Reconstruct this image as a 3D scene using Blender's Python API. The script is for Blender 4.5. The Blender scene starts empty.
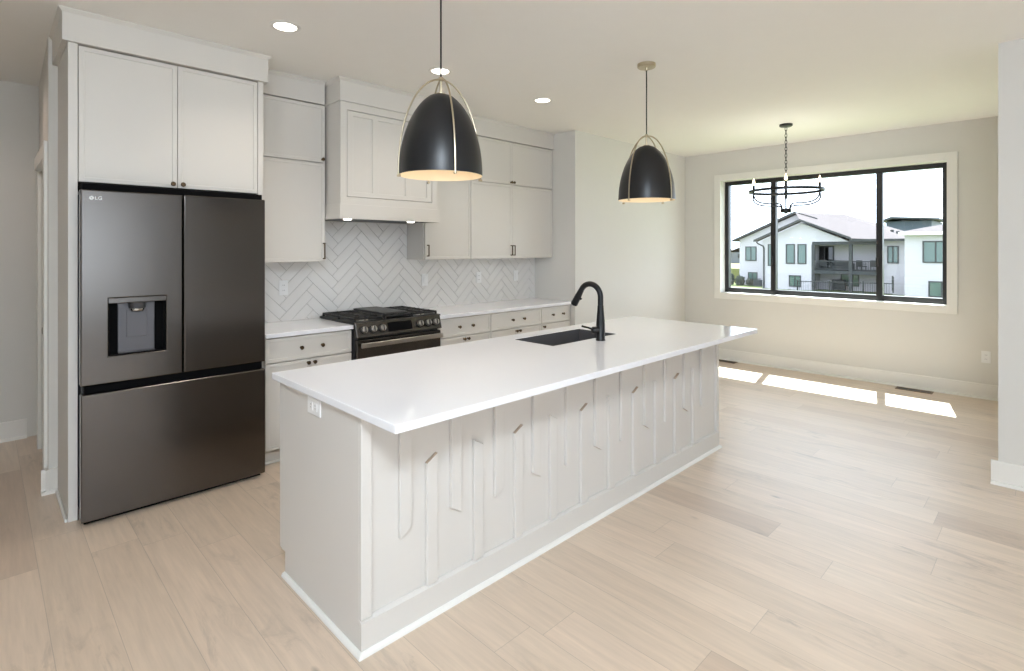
import bpy, bmesh, math, random
from mathutils import Vector, Matrix
random.seed(7)
PI = math.pi
sc = bpy.context.scene
C = sc.collection

# ------------------------------------------------------------------ camera
EYE = 1.464
cd = bpy.data.cameras.new('camera'); cam = bpy.data.objects.new('camera', cd); C.objects.link(cam)
cam.location = (0, 0, EYE); cam.rotation_euler = (PI/2, 0, -0.778)
cd.sensor_fit = 'HORIZONTAL'; cd.sensor_width = 36.0
cd.lens = 538.16*36/1024; cd.shift_y = -(335.5-248.77)/1024
cd.clip_start = 0.05; cd.clip_end = 600
sc.camera = cam

# ------------------------------------------------------------------ world, sun, added room lights
w = bpy.data.worlds.new('sky'); sc.world = w; w.use_nodes = True
bg = w.node_tree.nodes['Background']
bg.inputs['Color'].default_value = (0.74, 0.87, 1.0, 1); bg.inputs['Strength'].default_value = 4.8

def light(name, kind, loc, energy, color=(1, 1, 1), aim=None, **kw):
    d = bpy.data.lights.new(name, kind); d.energy = energy; d.color = color
    for k, v in kw.items(): setattr(d, k, v)
    o = bpy.data.objects.new(name, d); C.objects.link(o); o.location = loc
    if aim is not None: o.rotation_euler = Vector(aim).to_track_quat('-Z', 'Y').to_euler()
    return o
light('sun', 'SUN', (20, 10, 30), 28.0, (0.90, 0.98, 0.95), aim=(-0.50, -0.1025, -1), angle=0.006)
# area lights added at unseen living-room openings, filling in for daylight
light('rear_opening_fill', 'AREA', (0.95, -4.42, 1.45), 14, (0.92, 0.96, 1.0), aim=(0, 1, 0.2), shape='RECTANGLE', size=1.4, size_y=1.9)
light('side_opening_fill', 'AREA', (-3.12, -1.6, 1.45), 10, (0.88, 0.94, 1.0), aim=(1, 0.1, 0.2), shape='RECTANGLE', size=2.6, size_y=1.9)
light('added_bounce_key', 'AREA', (-0.15, -0.35, 2.70), 132, (0.79, 0.895, 1.0), aim=(0.3, 0.35, -1), shape='DISK', size=0.9)  # unseen soft key light, added in place of bounced light; no fixture

vs = sc.view_settings
vs.view_transform = 'Standard'; vs.look = 'None'; vs.gamma = 1; vs.use_curve_mapping = False; vs.exposure = 0.17
sc.cycles.use_denoising = True
sc.cycles.max_bounces = 14; sc.cycles.diffuse_bounces = 7; sc.cycles.glossy_bounces = 5; sc.cycles.transparent_max_bounces = 12
sc.cycles.sample_clamp_indirect = 8

# ------------------------------------------------------------------ materials
def srgb(r, g, b):
    f = lambda c: (c/255/12.92) if c/255 <= 0.04045 else ((c/255+0.055)/1.055)**2.4
    return (f(r), f(g), f(b), 1)

def mat(name, col, rough=0.5, metal=0.0, spec=0.5, var=0.0, vscale=8.0, bump=0.0, bscale=200.0, stretch=None, emit=None, estr=0.0):
    m = bpy.data.materials.new(name); m.use_nodes = True
    nt = m.node_tree; n = nt.nodes; l = nt.links; p = n['Principled BSDF']
    p.inputs['Base Color'].default_value = col; p.inputs['Roughness'].default_value = rough
    p.inputs['Metallic'].default_value = metal; p.inputs['Specular IOR Level'].default_value = spec
    if var or bump:
        tc = n.new('ShaderNodeTexCoord'); mp = n.new('ShaderNodeMapping'); l.new(tc.outputs['Object'], mp.inputs[0])
        if stretch: mp.inputs['Scale'].default_value = stretch
    if var:
        t = n.new('ShaderNodeTexNoise'); t.inputs['Scale'].default_value = vscale; t.inputs['Detail'].default_value = 4
        l.new(mp.outputs[0], t.inputs['Vector'])
        mx = n.new('ShaderNodeMix'); mx.data_type = 'RGBA'
        mx.inputs['A'].default_value = tuple(c*(1-var) for c in col[:3])+(1,); mx.inputs['B'].default_value = tuple(min(1, c*(1+var)) for c in col[:3])+(1,)
        l.new(t.outputs['Fac'], mx.inputs['Factor']); l.new(mx.outputs['Result'], p.inputs['Base Color'])
    if bump:
        t2 = n.new('ShaderNodeTexNoise'); t2.inputs['Scale'].default_value = bscale; t2.inputs['Detail'].default_value = 3
        l.new(mp.outputs[0], t2.inputs['Vector'])
        b = n.new('ShaderNodeBump'); b.inputs['Strength'].default_value = bump; b.inputs['Distance'].default_value = 0.002
        l.new(t2.outputs['Fac'], b.inputs['Height']); l.new(b.outputs[0], p.inputs['Normal'])
    if emit:
        p.inputs['Emission Color'].default_value = emit; p.inputs['Emission Strength'].default_value = estr
    return m

M = {}
M['wall'] = mat('wall_paint', srgb(213, 211, 206), 0.7, var=0.012, bump=0.08, bscale=260)
M['ceiling'] = mat('ceiling_paint', srgb(238, 236, 232), 0.85, var=0.012, bump=0.25, bscale=90)
M['trim'] = mat('white_trim_paint', srgb(228, 226, 221), 0.4, var=0.008)
M['cab'] = mat('greige_cabinet_paint', srgb(208, 204, 198), 0.42, var=0.008, vscale=3)
M['island'] = mat('island_paint', srgb(208, 204, 199), 0.42, var=0.008, vscale=3)
M['gap'] = mat('cabinet_interior', srgb(105, 98, 90), 0.8, var=0.05)
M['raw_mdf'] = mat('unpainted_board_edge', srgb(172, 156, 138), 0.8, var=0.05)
M['quartz'] = mat('white_quartz', srgb(232, 232, 236), 0.10, var=0.012, vscale=5)
M['bronze'] = mat('dark_bronze', srgb(92, 76, 58), 0.35, 0.9, var=0.1)
M['brass'] = mat('brushed_brass', srgb(192, 180, 156), 0.32, 0.95, var=0.06, vscale=40)
M['black'] = mat('matte_black', srgb(24, 24, 26), 0.38, 0.2, var=0.05)
M['shade_black'] = mat('satin_black_enamel', srgb(20, 21, 24), 0.36, 0.0, var=0.04)
M['shade_in'] = mat('cream_enamel', srgb(240, 226, 200), 0.5, var=0.01)
M['steel'] = mat('black_stainless', srgb(97, 93, 90), 0.22, 1.0, var=0.05, vscale=6, bump=0.05, bscale=60, stretch=(1, 1, 40))
M['steel_dark'] = mat('dark_grey_plastic', srgb(52, 51, 52), 0.45, 0.1, var=0.05)
M['steel_mid'] = mat('grey_dispenser_plastic', srgb(92, 91, 95), 0.4, 0.3, var=0.03)
M['chrome'] = mat('polished_metal', srgb(205, 203, 200), 0.18, 1.0, var=0.03)
M['iron'] = mat('cast_iron', srgb(26, 26, 27), 0.5, 0.1, var=0.12, vscale=60)
M['range'] = mat('range_black_stainless', srgb(88, 85, 83), 0.25, 1.0, var=0.05, bump=0.04, bscale=60, stretch=(1, 1, 40))
M['steel_bar'] = mat('satin_dark_steel', srgb(176, 173, 170), 0.3, 1.0, var=0.04)
M['blackglass'] = mat('black_glass', srgb(10, 10, 11), 0.06, 0.0, var=0.02)
M['griddle'] = mat('griddle_iron', srgb(58, 57, 56), 0.45, 0.2, var=0.08, vscale=30)
M['sink'] = mat('grey_composite', srgb(78, 77, 79), 0.5, var=0.08, vscale=120)
M['plate'] = mat('white_plastic', srgb(229, 229, 229), 0.35, var=0.005)
M['slot'] = mat('dark_slot', srgb(90, 90, 92), 0.6, var=0.02)
M['frame'] = mat('black_window_frame', srgb(30, 29, 30), 0.4, 0.0, var=0.04)
M['vent'] = mat('bronze_vent', srgb(128, 106, 84), 0.5, 0.1, var=0.1)
M['ventwood'] = mat('oak_vent_frame', srgb(196, 172, 142), 0.5, var=0.06)
M['tile'] = mat('white_ceramic_tile', srgb(222, 220, 218), 0.22, var=0.02, vscale=3, bump=0.05, bscale=12)
M['grout'] = mat('grey_grout', srgb(168, 165, 161), 0.9, var=0.04, vscale=80)
M['can'] = mat('downlight_lens', srgb(255, 250, 240), 0.5, emit=(1, 0.95, 0.86, 1), estr=6.0)
M['hoodlens'] = mat('hood_light_lens', srgb(240, 235, 225), 0.4, emit=(1, 0.95, 0.86, 1), estr=5.0)
M['bulb'] = mat('warm_bulb', srgb(255, 240, 215), 0.4, emit=(1, 0.88, 0.68, 1), estr=1.2)
M['flame'] = mat('clear_candle_bulb', srgb(255, 240, 215), 0.3, emit=(1, 0.78, 0.50, 1), estr=3.0)
M['flat_black'] = mat('flat_black_plastic', srgb(10, 10, 11), 0.9, spec=0.1, var=0.02)
M['logo'] = mat('silver_lettering', srgb(225, 225, 225), 0.35, 0.0, var=0.01)
# outside
M['siding'] = mat('white_lap_siding', srgb(168, 164, 168), 0.8, spec=0.1, var=0.02)
M['roof'] = mat('grey_shingles', srgb(84, 79, 80), 0.95, spec=0.02, var=0.12, vscale=3)
M['xtrim'] = mat('dark_fascia', srgb(40, 41, 42), 0.6, var=0.05)
M['deck'] = mat('grey_deck', srgb(44, 46, 48), 0.7, var=0.06)
M['xglass'] = mat('outdoor_window_glass', srgb(74, 92, 88), 0.1, 0.0, var=0.25, vscale=0.6)
M['grass'] = mat('lawn', srgb(82, 92, 44), 0.9, var=0.25, vscale=0.6)
M['field'] = mat('dry_field', srgb(118, 112, 58), 0.9, var=0.15, vscale=0.05)
M['modern'] = mat('blue_grey_cladding', srgb(62, 72, 84), 0.6, var=0.06)
M['fence'] = mat('dark_fence_metal', srgb(30, 31, 32), 0.6, var=0.04)
M['wood_fence'] = mat('green_wood_fence', srgb(104, 106, 56), 0.8, var=0.1)
M['bush'] = mat('bush_leaves', srgb(60, 64, 56), 0.8, var=0.35, vscale=6)
M['acunit'] = mat('grey_metal_casing', srgb(70, 74, 78), 0.6, var=0.1)
M['fardark'] = mat('grey_house_cladding', srgb(84, 88, 94), 0.7, var=0.08)

# lap siding: horizontal board shadow lines as relief
def add_lap(m, pitch):
    nt = m.node_tree; n = nt.nodes; l = nt.links
    tc = n.new('ShaderNodeTexCoord'); sp = n.new('ShaderNodeSeparateXYZ'); l.new(tc.outputs['Object'], sp.inputs[0])
    d = n.new('ShaderNodeMath'); d.operation = 'DIVIDE'; d.inputs[1].default_value = pitch; l.new(sp.outputs['Z'], d.inputs[0])
    f = n.new('ShaderNodeMath'); f.operation = 'FRACT'; l.new(d.outputs[0], f.inputs[0])
    b = n.new('ShaderNodeBump'); b.inputs['Strength'].default_value = 0.6; b.inputs['Distance'].default_value = 0.03; b.invert = True
    l.new(f.outputs[0], b.inputs['Height']); l.new(b.outputs[0], n['Principled BSDF'].inputs['Normal'])
add_lap(M['siding'], 0.22)

def glass_mat():
    m = bpy.data.materials.new('window_glass'); m.use_nodes = True
    nt = m.node_tree; n = nt.nodes; l = nt.links; n.remove(n['Principled BSDF'])
    tr = n.new('ShaderNodeBsdfTransparent'); tr.inputs[0].default_value = (0.98, 0.98, 0.985, 1)
    gl = n.new('ShaderNodeBsdfGlossy'); gl.inputs['Roughness'].default_value = 0.02
    mx = n.new('ShaderNodeMixShader'); mx.inputs[0].default_value = 0.04; l.new(tr.outputs[0], mx.inputs[1]); l.new(gl.outputs[0], mx.inputs[2])
    l.new(mx.outputs[0], n['Material Output'].inputs[0]); return m
M['glass'] = glass_mat()

def floor_mat():
    m = bpy.data.materials.new('white_oak_planks'); m.use_nodes = True
    nt = m.node_tree; n = nt.nodes; l = nt.links; p = n['Principled BSDF']
    tc = n.new('ShaderNodeTexCoord'); sp = n.new('ShaderNodeSeparateXYZ'); l.new(tc.outputs['Object'], sp.inputs[0])
    def math_(op, a, b=None):
        x = n.new('ShaderNodeMath'); x.operation = op
        for i, v in enumerate((a, b)):
            if v is None: continue
            if isinstance(v, (int, float)): x.inputs[i].default_value = v
            else: l.new(v, x.inputs[i])
        return x.outputs[0]
    W, LN = 0.19, 1.55
    xr = math_('DIVIDE', math_('ADD', sp.outputs['X'], 50*W - 2.844), W)
    row = math_('FLOOR', xr); fx = math_('FRACT', xr)
    wn = n.new('ShaderNodeTexWhiteNoise'); wn.noise_dimensions = '1D'; l.new(row, wn.inputs['W'])
    yr = math_('ADD', math_('DIVIDE', sp.outputs['Y'], LN), math_('MULTIPLY', wn.outputs['Value'], 9.0))
    pl = math_('FLOOR', yr); fy = math_('FRACT', yr)
    cb = n.new('ShaderNodeCombineXYZ'); l.new(row, cb.inputs[0]); l.new(pl, cb.inputs[1])
    w2 = n.new('ShaderNodeTexWhiteNoise'); w2.noise_dimensions = '2D'; l.new(cb.outputs[0], w2.inputs['Vector'])
    # grain
    off = n.new('ShaderNodeVectorMath'); off.operation = 'MULTIPLY_ADD'
    l.new(w2.outputs['Color'], off.inputs[0]); off.inputs[1].default_value = (37, 23, 11); l.new(tc.outputs['Object'], off.inputs[2])
    mp = n.new('ShaderNodeMapping'); mp.inputs['Scale'].default_value = (26, 1.6, 1); l.new(off.outputs[0], mp.inputs[0])
    g = n.new('ShaderNodeTexNoise'); g.inputs['Scale'].default_value = 1.0; g.inputs['Detail'].default_value = 6; g.inputs['Roughness'].default_value = 0.62; g.inputs['Distortion'].default_value = 0.6
    l.new(mp.outputs[0], g.inputs['Vector'])
    mp2 = n.new('ShaderNodeMapping'); mp2.inputs['Scale'].default_value = (7, 2.2, 1); l.new(off.outputs[0], mp2.inputs[0])
    k = n.new('ShaderNodeTexNoise'); k.inputs['Scale'].default_value = 1.0; k.inputs['Detail'].default_value = 3; l.new(mp2.outputs[0], k.inputs['Vector'])
    rp = n.new('ShaderNodeValToRGB'); l.new(w2.outputs['Value'], rp.inputs[0])
    cr = rp.color_ramp; cr.elements[0].position = 0.0; cr.elements[0].color = srgb(192, 170, 149)
    cr.elements[1].position = 1.0; cr.elements[1].color = srgb(213, 194, 173)
    for pos, c in ((0.05, (198, 176, 155)), (0.10, (204, 184, 163)), (0.5, (208, 188, 167)), (0.8, (211, 190, 169))):
        e = cr.elements.new(pos); e.color = srgb(*c)
    def ramp(src, a, b, lo, hi):
        r = n.new('ShaderNodeMapRange'); l.new(src, r.inputs[0])
        for q_, v_ in enumerate((a, b, lo, hi)): r.inputs[q_+1].default_value = v_
        return r.outputs[0]
    def noise(scale, detail, rough=0.55, dist=0.0):
        m_ = n.new('ShaderNodeMapping'); m_.inputs['Scale'].default_value = scale; l.new(off.outputs[0], m_.inputs[0])
        t_ = n.new('ShaderNodeTexNoise'); t_.inputs['Scale'].default_value = 1.0; t_.inputs['Detail'].default_value = detail
        t_.inputs['Roughness'].default_value = rough; t_.inputs['Distortion'].default_value = dist
        l.new(m_.outputs[0], t_.inputs['Vector']); return t_.outputs['Fac']
    mul = math_('MULTIPLY', ramp(g.outputs['Fac'], 0.3, 0.7, 0.91, 1.06), ramp(noise((70, 4.5, 1), 4), 0.3, 0.7, 0.94, 1.05))
    # smoky mineral streaks and small knots
    streak = math_('MULTIPLY', ramp(noise((11, 2.6, 1), 7, 0.68, 1.2), 0.52, 0.70, 0.0, 1.0), ramp(noise((2.2, 0.9, 1), 2), 0.47, 0.62, 0.0, 1.0))
    mp3 = n.new('ShaderNodeMapping'); mp3.inputs['Scale'].default_value = (6.5, 2.6, 1); l.new(off.outputs[0], mp3.inputs[0])
    vo = n.new('ShaderNodeTexVoronoi'); vo.inputs['Scale'].default_value = 1.0; l.new(mp3.outputs[0], vo.inputs['Vector'])
    sv = n.new('ShaderNodeSeparateColor'); l.new(vo.outputs['Color'], sv.inputs[0])
    knot = math_('MULTIPLY', ramp(vo.outputs['Distance'], 0.02, 0.10, 1.0, 0.0), math_('GREATER_THAN', sv.outputs[0], 0.80))
    mul = math_('MULTIPLY', mul, math_('SUBTRACT', 1.0, math_('MULTIPLY', streak, 0.36)))
    mul = math_('MULTIPLY', mul, math_('SUBTRACT', 1.0, math_('MULTIPLY', knot, 0.45)))
    ex = math_('GREATER_THAN', math_('ABSOLUTE', math_('SUBTRACT', fx, 0.5)), 0.5 - 0.0012/W)
    ey = math_('GREATER_THAN', math_('ABSOLUTE', math_('SUBTRACT', fy, 0.5)), 0.5 - 0.0012/LN)
    seam = math_('MAXIMUM', ex, ey)
    mul = math_('MULTIPLY', mul, math_('SUBTRACT', 1.0, math_('MULTIPLY', seam, 0.30)))
    mx = n.new('ShaderNodeVectorMath'); mx.operation = 'SCALE'; l.new(rp.outputs[0], mx.inputs[0]); l.new(mul, mx.inputs['Scale'])
    l.new(mx.outputs[0], p.inputs['Base Color'])
    p.inputs['Roughness'].default_value = 0.45; p.inputs['Specular IOR Level'].default_value = 0.6
    p.inputs['Coat Weight'].default_value = 1.0; p.inputs['Coat Roughness'].default_value = 0.46
    b = n.new('ShaderNodeBump'); b.inputs['Strength'].default_value = 0.12; b.inputs['Distance'].default_value = 0.002
    l.new(math_('SUBTRACT', g.outputs['Fac'], seam), b.inputs['Height']); l.new(b.outputs[0], p.inputs['Normal'])
    return m
M['floor'] = floor_mat()

# ------------------------------------------------------------------ mesh helpers (all coordinates are world coordinates)
WL = {}
def box(bm, x0, x1, y0, y1, z0, z1):
    v = [bm.verts.new(p) for p in ((x0,y0,z0),(x1,y0,z0),(x1,y1,z0),(x0,y1,z0),(x0,y0,z1),(x1,y0,z1),(x1,y1,z1),(x0,y1,z1))]
    for f in ((0,3,2,1),(4,5,6,7),(0,1,5,4),(1,2,6,5),(2,3,7,6),(3,0,4,7)): bm.faces.new([v[i] for i in f])
    return v

def prism(bm, pts, axis, a, b):
    """polygon pts in the plane normal to axis, extruded from a to b"""
    def P(p, t):
        return {'x': (t, p[0], p[1]), 'y': (p[0], t, p[1]), 'z': (p[0], p[1], t)}[axis]
    A = [bm.verts.new(P(p, a)) for p in pts]; B = [bm.verts.new(P(p, b)) for p in pts]
    n = len(pts)
    bm.faces.new(A); bm.faces.new(B[::-1])
    for i in range(n):
        j = (i+1) % n; bm.faces.new((A[j], A[i], B[i], B[j]))

def lathe(bm, prof, c, seg=24, axis=(0, 0, 1), close=False):
    """prof: list of (radius, height along axis) from c"""
    q = Vector((0, 0, 1)).rotation_difference(Vector(axis).normalized())
    rings = []
    for r, h in prof:
        if r < 1e-6: rings.append([bm.verts.new(Vector(c)+q@Vector((0, 0, h)))])
        else: rings.append([bm.verts.new(Vector(c)+q@Vector((r*math.cos(2*PI*i/seg), r*math.sin(2*PI*i/seg), h))) for i in range(seg)])
    for A, B in zip(rings, rings[1:]):
        for i in range(seg):
            j = (i+1) % seg
            if len(A) == 1 and len(B) == 1: continue
            if len(A) == 1: bm.faces.new((A[0], B[i], B[j]))
            elif len(B) == 1: bm.faces.new((A[i], A[j], B[0]))
            else: bm.faces.new((A[i], A[j], B[j], B[i]))
    if close:
        for R in (rings[0], rings[-1]):
            if len(R) > 2: bm.faces.new(R)

def tube(bm, pts, r, seg=10, closed=False):
    pts = [Vector(p) for p in pts]; n = len(pts)
    rad = r if isinstance(r, (list, tuple)) else [r]*n
    rings = []; prev = None
    for i, p in enumerate(pts):
        if closed: t = pts[(i+1) % n]-pts[i-1]
        else: t = pts[min(i+1, n-1)]-pts[max(i-1, 0)]
        t.normalize()
        if prev is None:
            up = Vector((0, 0, 1)) if abs(t.z) < 0.9 else Vector((1, 0, 0))
            nrm = t.cross(up).normalized()
        else:
            nrm = (prev - t*prev.dot(t)).normalized()
        prev = nrm; b = t.cross(nrm)
        rings.append([bm.verts.new(p+(nrm*math.cos(2*PI*k/seg)+b*math.sin(2*PI*k/seg))*rad[i]) for k in range(seg)])
    for a in range(n if closed else n-1):
        A, B = rings[a], rings[(a+1) % n]
        for i in range(seg):
            j = (i+1) % seg; bm.faces.new((A[i], A[j], B[j], B[i]))
    if not closed:
        bm.faces.new(rings[0]); bm.faces.new(rings[-1])

def relief(bm, xs, zs, yf, depth, yb):
    """a slab facing -y: cell (i,j) of the xs/zs grid is sunk by depth(i,j) behind yf"""
    nx, nz = len(xs)-1, len(zs)-1
    cache = {}
    def V(x, y, z):
        k = (round(x, 5), round(y, 5), round(z, 5))
        if k not in cache: cache[k] = bm.verts.new((x, y, z))
        return cache[k]
    def F(*p):
        vs_ = [V(*q) for q in p]
        if len(set(vs_)) > 2:
            try: bm.faces.new(vs_)
            except ValueError: pass
    D = lambda i, j: yf+depth(i, j)
    for i in range(nx):
        for j in range(nz):
            y = D(i, j); F((xs[i], y, zs[j]), (xs[i+1], y, zs[j]), (xs[i+1], y, zs[j+1]), (xs[i], y, zs[j+1]))
            F((xs[i], yb, zs[j+1]), (xs[i+1], yb, zs[j+1]), (xs[i+1], yb, zs[j]), (xs[i], yb, zs[j]))
            for (a, b) in ((i+1, j), (i, j+1)):
                y2 = D(a, b) if a < nx and b < nz else yb
                if abs(y2-y) > 1e-6:
                    if a > i: F((xs[i+1], y, zs[j]), (xs[i+1], y2, zs[j]), (xs[i+1], y2, zs[j+1]), (xs[i+1], y, zs[j+1]))
                    else: F((xs[i], y, zs[j+1]), (xs[i+1], y, zs[j+1]), (xs[i+1], y2, zs[j+1]), (xs[i], y2, zs[j+1]))
            if i == 0: F((xs[0], y, zs[j]), (xs[0], yb, zs[j]), (xs[0], yb, zs[j+1]), (xs[0], y, zs[j+1]))
            if j == 0: F((xs[i], y, zs[0]), (xs[i+1], y, zs[0]), (xs[i+1], yb, zs[0]), (xs[i], yb, zs[0]))

def obj(name, bm, m, parent=None, bevel=0.0, smooth=False, seg=2, base=None):
    """link bm as one mesh object; vertices are given in world coordinates"""
    bmesh.ops.recalc_face_normals(bm, faces=bm.faces)
    org = Vector(WL[parent.name]) if parent is not None else Vector(base or (0, 0, 0))
    bmesh.ops.translate(bm, verts=bm.verts, vec=-org)
    me = bpy.data.meshes.new(name); bm.to_mesh(me); bm.free()
    o = bpy.data.objects.new(name, me); C.objects.link(o)
    me.materials.append(M[m] if isinstance(m, str) else m)
    if parent is not None: o.parent = parent
    else: o.location = org
    WL[o.name] = tuple(org)
    if smooth:
        for p in me.polygons: p.use_smooth = True
        e = o.modifiers.new('edges', 'EDGE_SPLIT'); e.split_angle = math.radians(40)
    if bevel:
        b = o.modifiers.new('bevel', 'BEVEL'); b.width = bevel; b.segments = seg; b.limit_method = 'ANGLE'; b.angle_limit = math.radians(40)
    return o

def tag(o, label=None, cat=None, group=None, kind=None):
    if label: o['label'] = label
    if cat: o['category'] = cat
    if group: o['group'] = group
    if kind: o['kind'] = kind
    return o

def thing(name, loc, label, cat, group=None):
    o = bpy.data.objects.new(name, None); C.objects.link(o); o.location = loc; o.empty_display_size = 0.1
    WL[o.name] = tuple(loc); return tag(o, label, cat, group)

def B(*boxes):
    bm = bmesh.new()
    for b in boxes: box(bm, *b)
    return bm

def struct(name, bm, m, parent=None, bevel=0.0, label=None):
    o = obj(name, bm, m, parent, bevel)
    if parent is None: o['kind'] = 'structure'
    if label: o['label'] = label
    return o

# ------------------------------------------------------------------ the room shell
CEIL = 2.743; BY = 4.2525; WX = 6.979; AX = 4.553; WY = 3.649
HX = 0.285; HY = 5.63; CX = 4.509; CY = 0.262
WO = (0.792, 3.137, 0.888, 2.358)      # window opening y0 y1 z0 z1
struct('floor', B((-3.3, 7.19, -4.6, 5.8, -0.15, 0.0)), 'floor')
struct('ceiling', B((-3.3, 7.19, -4.6, 5.8, CEIL, CEIL+0.2)), 'ceiling')
struct('wall_kitchen_back', B((HX, AX+0.2, BY, BY+0.12, 0, CEIL)), 'wall')
struct('wall_beside_kitchen', B((AX, WX, WY, BY, 0, CEIL)), 'wall')
y0, y1, z0, z1 = WO
struct('wall_window', B((WX, 7.19, -0.1, y0, 0, CEIL), (WX, 7.19, y1, BY, 0, CEIL), (WX, 7.19, y0, y1, 0, z0), (WX, 7.19, y0, y1, z1, CEIL)), 'wall')
struct('wall_right', B((CX, WX, CY-0.3, CY, 0, CEIL), (CX, CX+0.15, -4.5, CY-0.3, 0, CEIL)), 'wall')
struct('wall_hall_far', B((-3.3, HX+0.15, HY, HY+0.12, 0, CEIL)), 'wall')
DY0, DY1, DZ = 4.40, 5.22, 2.03
hxx = lambda y: HX+0.0254*(y-BY)
bm = bmesh.new()
for a_, b_, c_, d_ in ((BY+0.12, DY0, 0, CEIL), (DY1, HY, 0, CEIL), (DY0, DY1, DZ, CEIL)): prism(bm, [(hxx(a_), a_), (0.44, a_), (0.44, b_), (hxx(b_), b_)], 'z', c_, d_)
struct('wall_hall_side', bm, 'wall')
struct('wall_hall_light_block', B((-0.74, -0.62, 2.6, HY, 0, CEIL)), 'wall')  # unseen wall added to keep light out of the hall
struct('wall_left', B((-3.3, -3.2, -4.5, -2.9, 0, CEIL), (-3.3, -3.2, -0.3, HY, 0, CEIL), (-3.3, -3.2, -2.9, -0.3, 0, 0.5), (-3.3, -3.2, -2.9, -0.3, 2.4, CEIL)), 'wall')
struct('wall_rear', B((-3.3, 0.2, -4.6, -4.5, 0, CEIL), (1.7, 4.66, -4.6, -4.5, 0, CEIL), (0.2, 1.7, -4.6, -4.5, 0, 0.45), (0.2, 1.7, -4.6, -4.5, 2.45, CEIL)), 'wall')

# baseboards with a quarter-round shoe
BH, BT, SH = 0.145, 0.014, 0.02
def base_bm(kind, a, b, face):
    """kind 'x': wall plane x=face seen from smaller x, running y a..b; 'y': wall plane y=face seen from smaller y"""
    bm = bmesh.new()
    prof = [(0, 0), (-BT-SH, 0), (-BT-SH*0.92, SH*0.45), (-BT-SH*0.6, SH*0.85), (-BT, SH*1.05), (-BT, BH-0.006), (-BT+0.004, BH), (0, BH)]
    if kind == 'x': prism(bm, [(face+p, q) for p, q in prof], 'y', a, b) if False else None
    if kind == 'x':
        A = [bm.verts.new((face+p, a, q)) for p, q in prof]; Bv = [bm.verts.new((face+p, b, q)) for p, q in prof]
    else:
        A = [bm.verts.new((a, face+p, q)) for p, q in prof]; Bv = [bm.verts.new((b, face+p, q)) for p, q in prof]
    bm.faces.new(A); bm.faces.new(Bv[::-1])
    for i in range(len(prof)):
        j = (i+1) % len(prof); bm.faces.new((A[j], A[i], Bv[i], Bv[j]))
    return bm
struct('baseboard_window', base_bm('x', CY, WY, WX), 'trim')
struct('baseboard_kitchen_end', base_bm('y', AX, WX-0.035, WY), 'trim')
struct('baseboard_right', base_bm('x', -4.5, CY+0.034, CX), 'trim')
struct('baseboard_back_stub', base_bm('y', HX-0.034, 0.326, BY), 'trim')
struct('baseboard_hall_side', base_bm('x', BY-0.034, DY0-0.091, HX), 'trim')
struct('baseboard_hall_far', base_bm('y', -3.2, HX-0.035, HY), 'trim')

# hall door and its casing
struct('trim_1', B((HX-0.018, hxx(DY0), DY0-0.09, DY0, 0, DZ+0.09), (hxx(DY1)-0.02, hxx(DY1), DY1, DY1+0.09, 0, DZ+0.09), (hxx(DY0)-0.018, hxx(DY1), DY0, DY1, DZ, DZ+0.09)), 'trim', bevel=0.003)
d1 = tag(obj('door_1', B((HX+0.05, HX+0.09, DY0+0.004, DY1-0.004, 0.008, DZ-0.004)), 'trim', bevel=0.002), 'white hall door behind the refrigerator wall', kind='structure')
bm = bmesh.new(); lathe(bm, [(0, 0), (0.026, 0), (0.026, 0.008), (0.011, 0.012), (0.011, 0.035), (0.026, 0.042), (0.028, 0.055), (0.02, 0.066), (0, 0.068)], (HX+0.05, DY0+0.07, 0.95), 16, axis=(-1, 0, 0))
obj('door_knob', bm, 'bronze', d1, smooth=True)

# window casing, frame, mullions, glass
cw = 0.083
struct('trim_2', B((WX-0.02, WX, y0-cw, y0, z0-cw, z1+cw), (WX-0.02, WX, y1, y1+cw, z0-cw, z1+cw), (WX-0.02, WX, y0, y1, z1, z1+cw), (WX-0.02, WX, y0, y1, z0-cw, z0)), 'trim', bevel=0.002)
FX0, FX1 = 7.10, 7.18
fw_ = 0.05
win = tag(obj('window_1', B((FX0, FX1, y0, y0+fw_, z0, z1), (FX0, FX1, y1-fw_, y1, z0, z1), (FX0, FX1, y0+fw_, y1-fw_, z0, z0+fw_+0.01), (FX0, FX1, y0+fw_, y1-fw_, z1-fw_, z1)), 'frame', bevel=0.003), 'black framed three-pane picture window', kind='structure')
MU = [(1.365, 1.425), (2.49, 2.55)]
for a, b in MU:
    obj('mullion', B((FX0, FX1, a, b, z0+fw_, z1-fw_)), 'frame', win, bevel=0.003)
for a, b in ((y0+fw_, MU[0][0]), (MU[0][1], MU[1][0]), (MU[1][1], y1-fw_)):
    obj('pane', B((7.135, 7.141, a, b, z0+fw_, z1-fw_)), 'glass', win)
for yy in (MU[0][1]-0.01, MU[1][1]-0.02):
    obj('latch', B((FX0-0.018, FX0, yy-0.012, yy+0.012, 1.27, 1.37)), 'frame', win, bevel=0.004)

# ------------------------------------------------------------------ cabinet parts
RAIL = 0.024
def door_bm(x0, x1, z0, z1, yf, th=0.02, rail=RAIL, dep=0.0045, panels=None):
    bm = bmesh.new(); e = 0.003
    zs = [z0, z0+rail, z1-rail, z1]
    xs = [x0]
    for a, b in (panels or [(x0+rail, x1-rail)]): xs += [a, b]
    xs.append(x1)
    relief(bm, xs, zs, yf, lambda i, j: dep if (j == 1 and i % 2 == 1) else 0.0, yf+th)
    return bm

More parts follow.
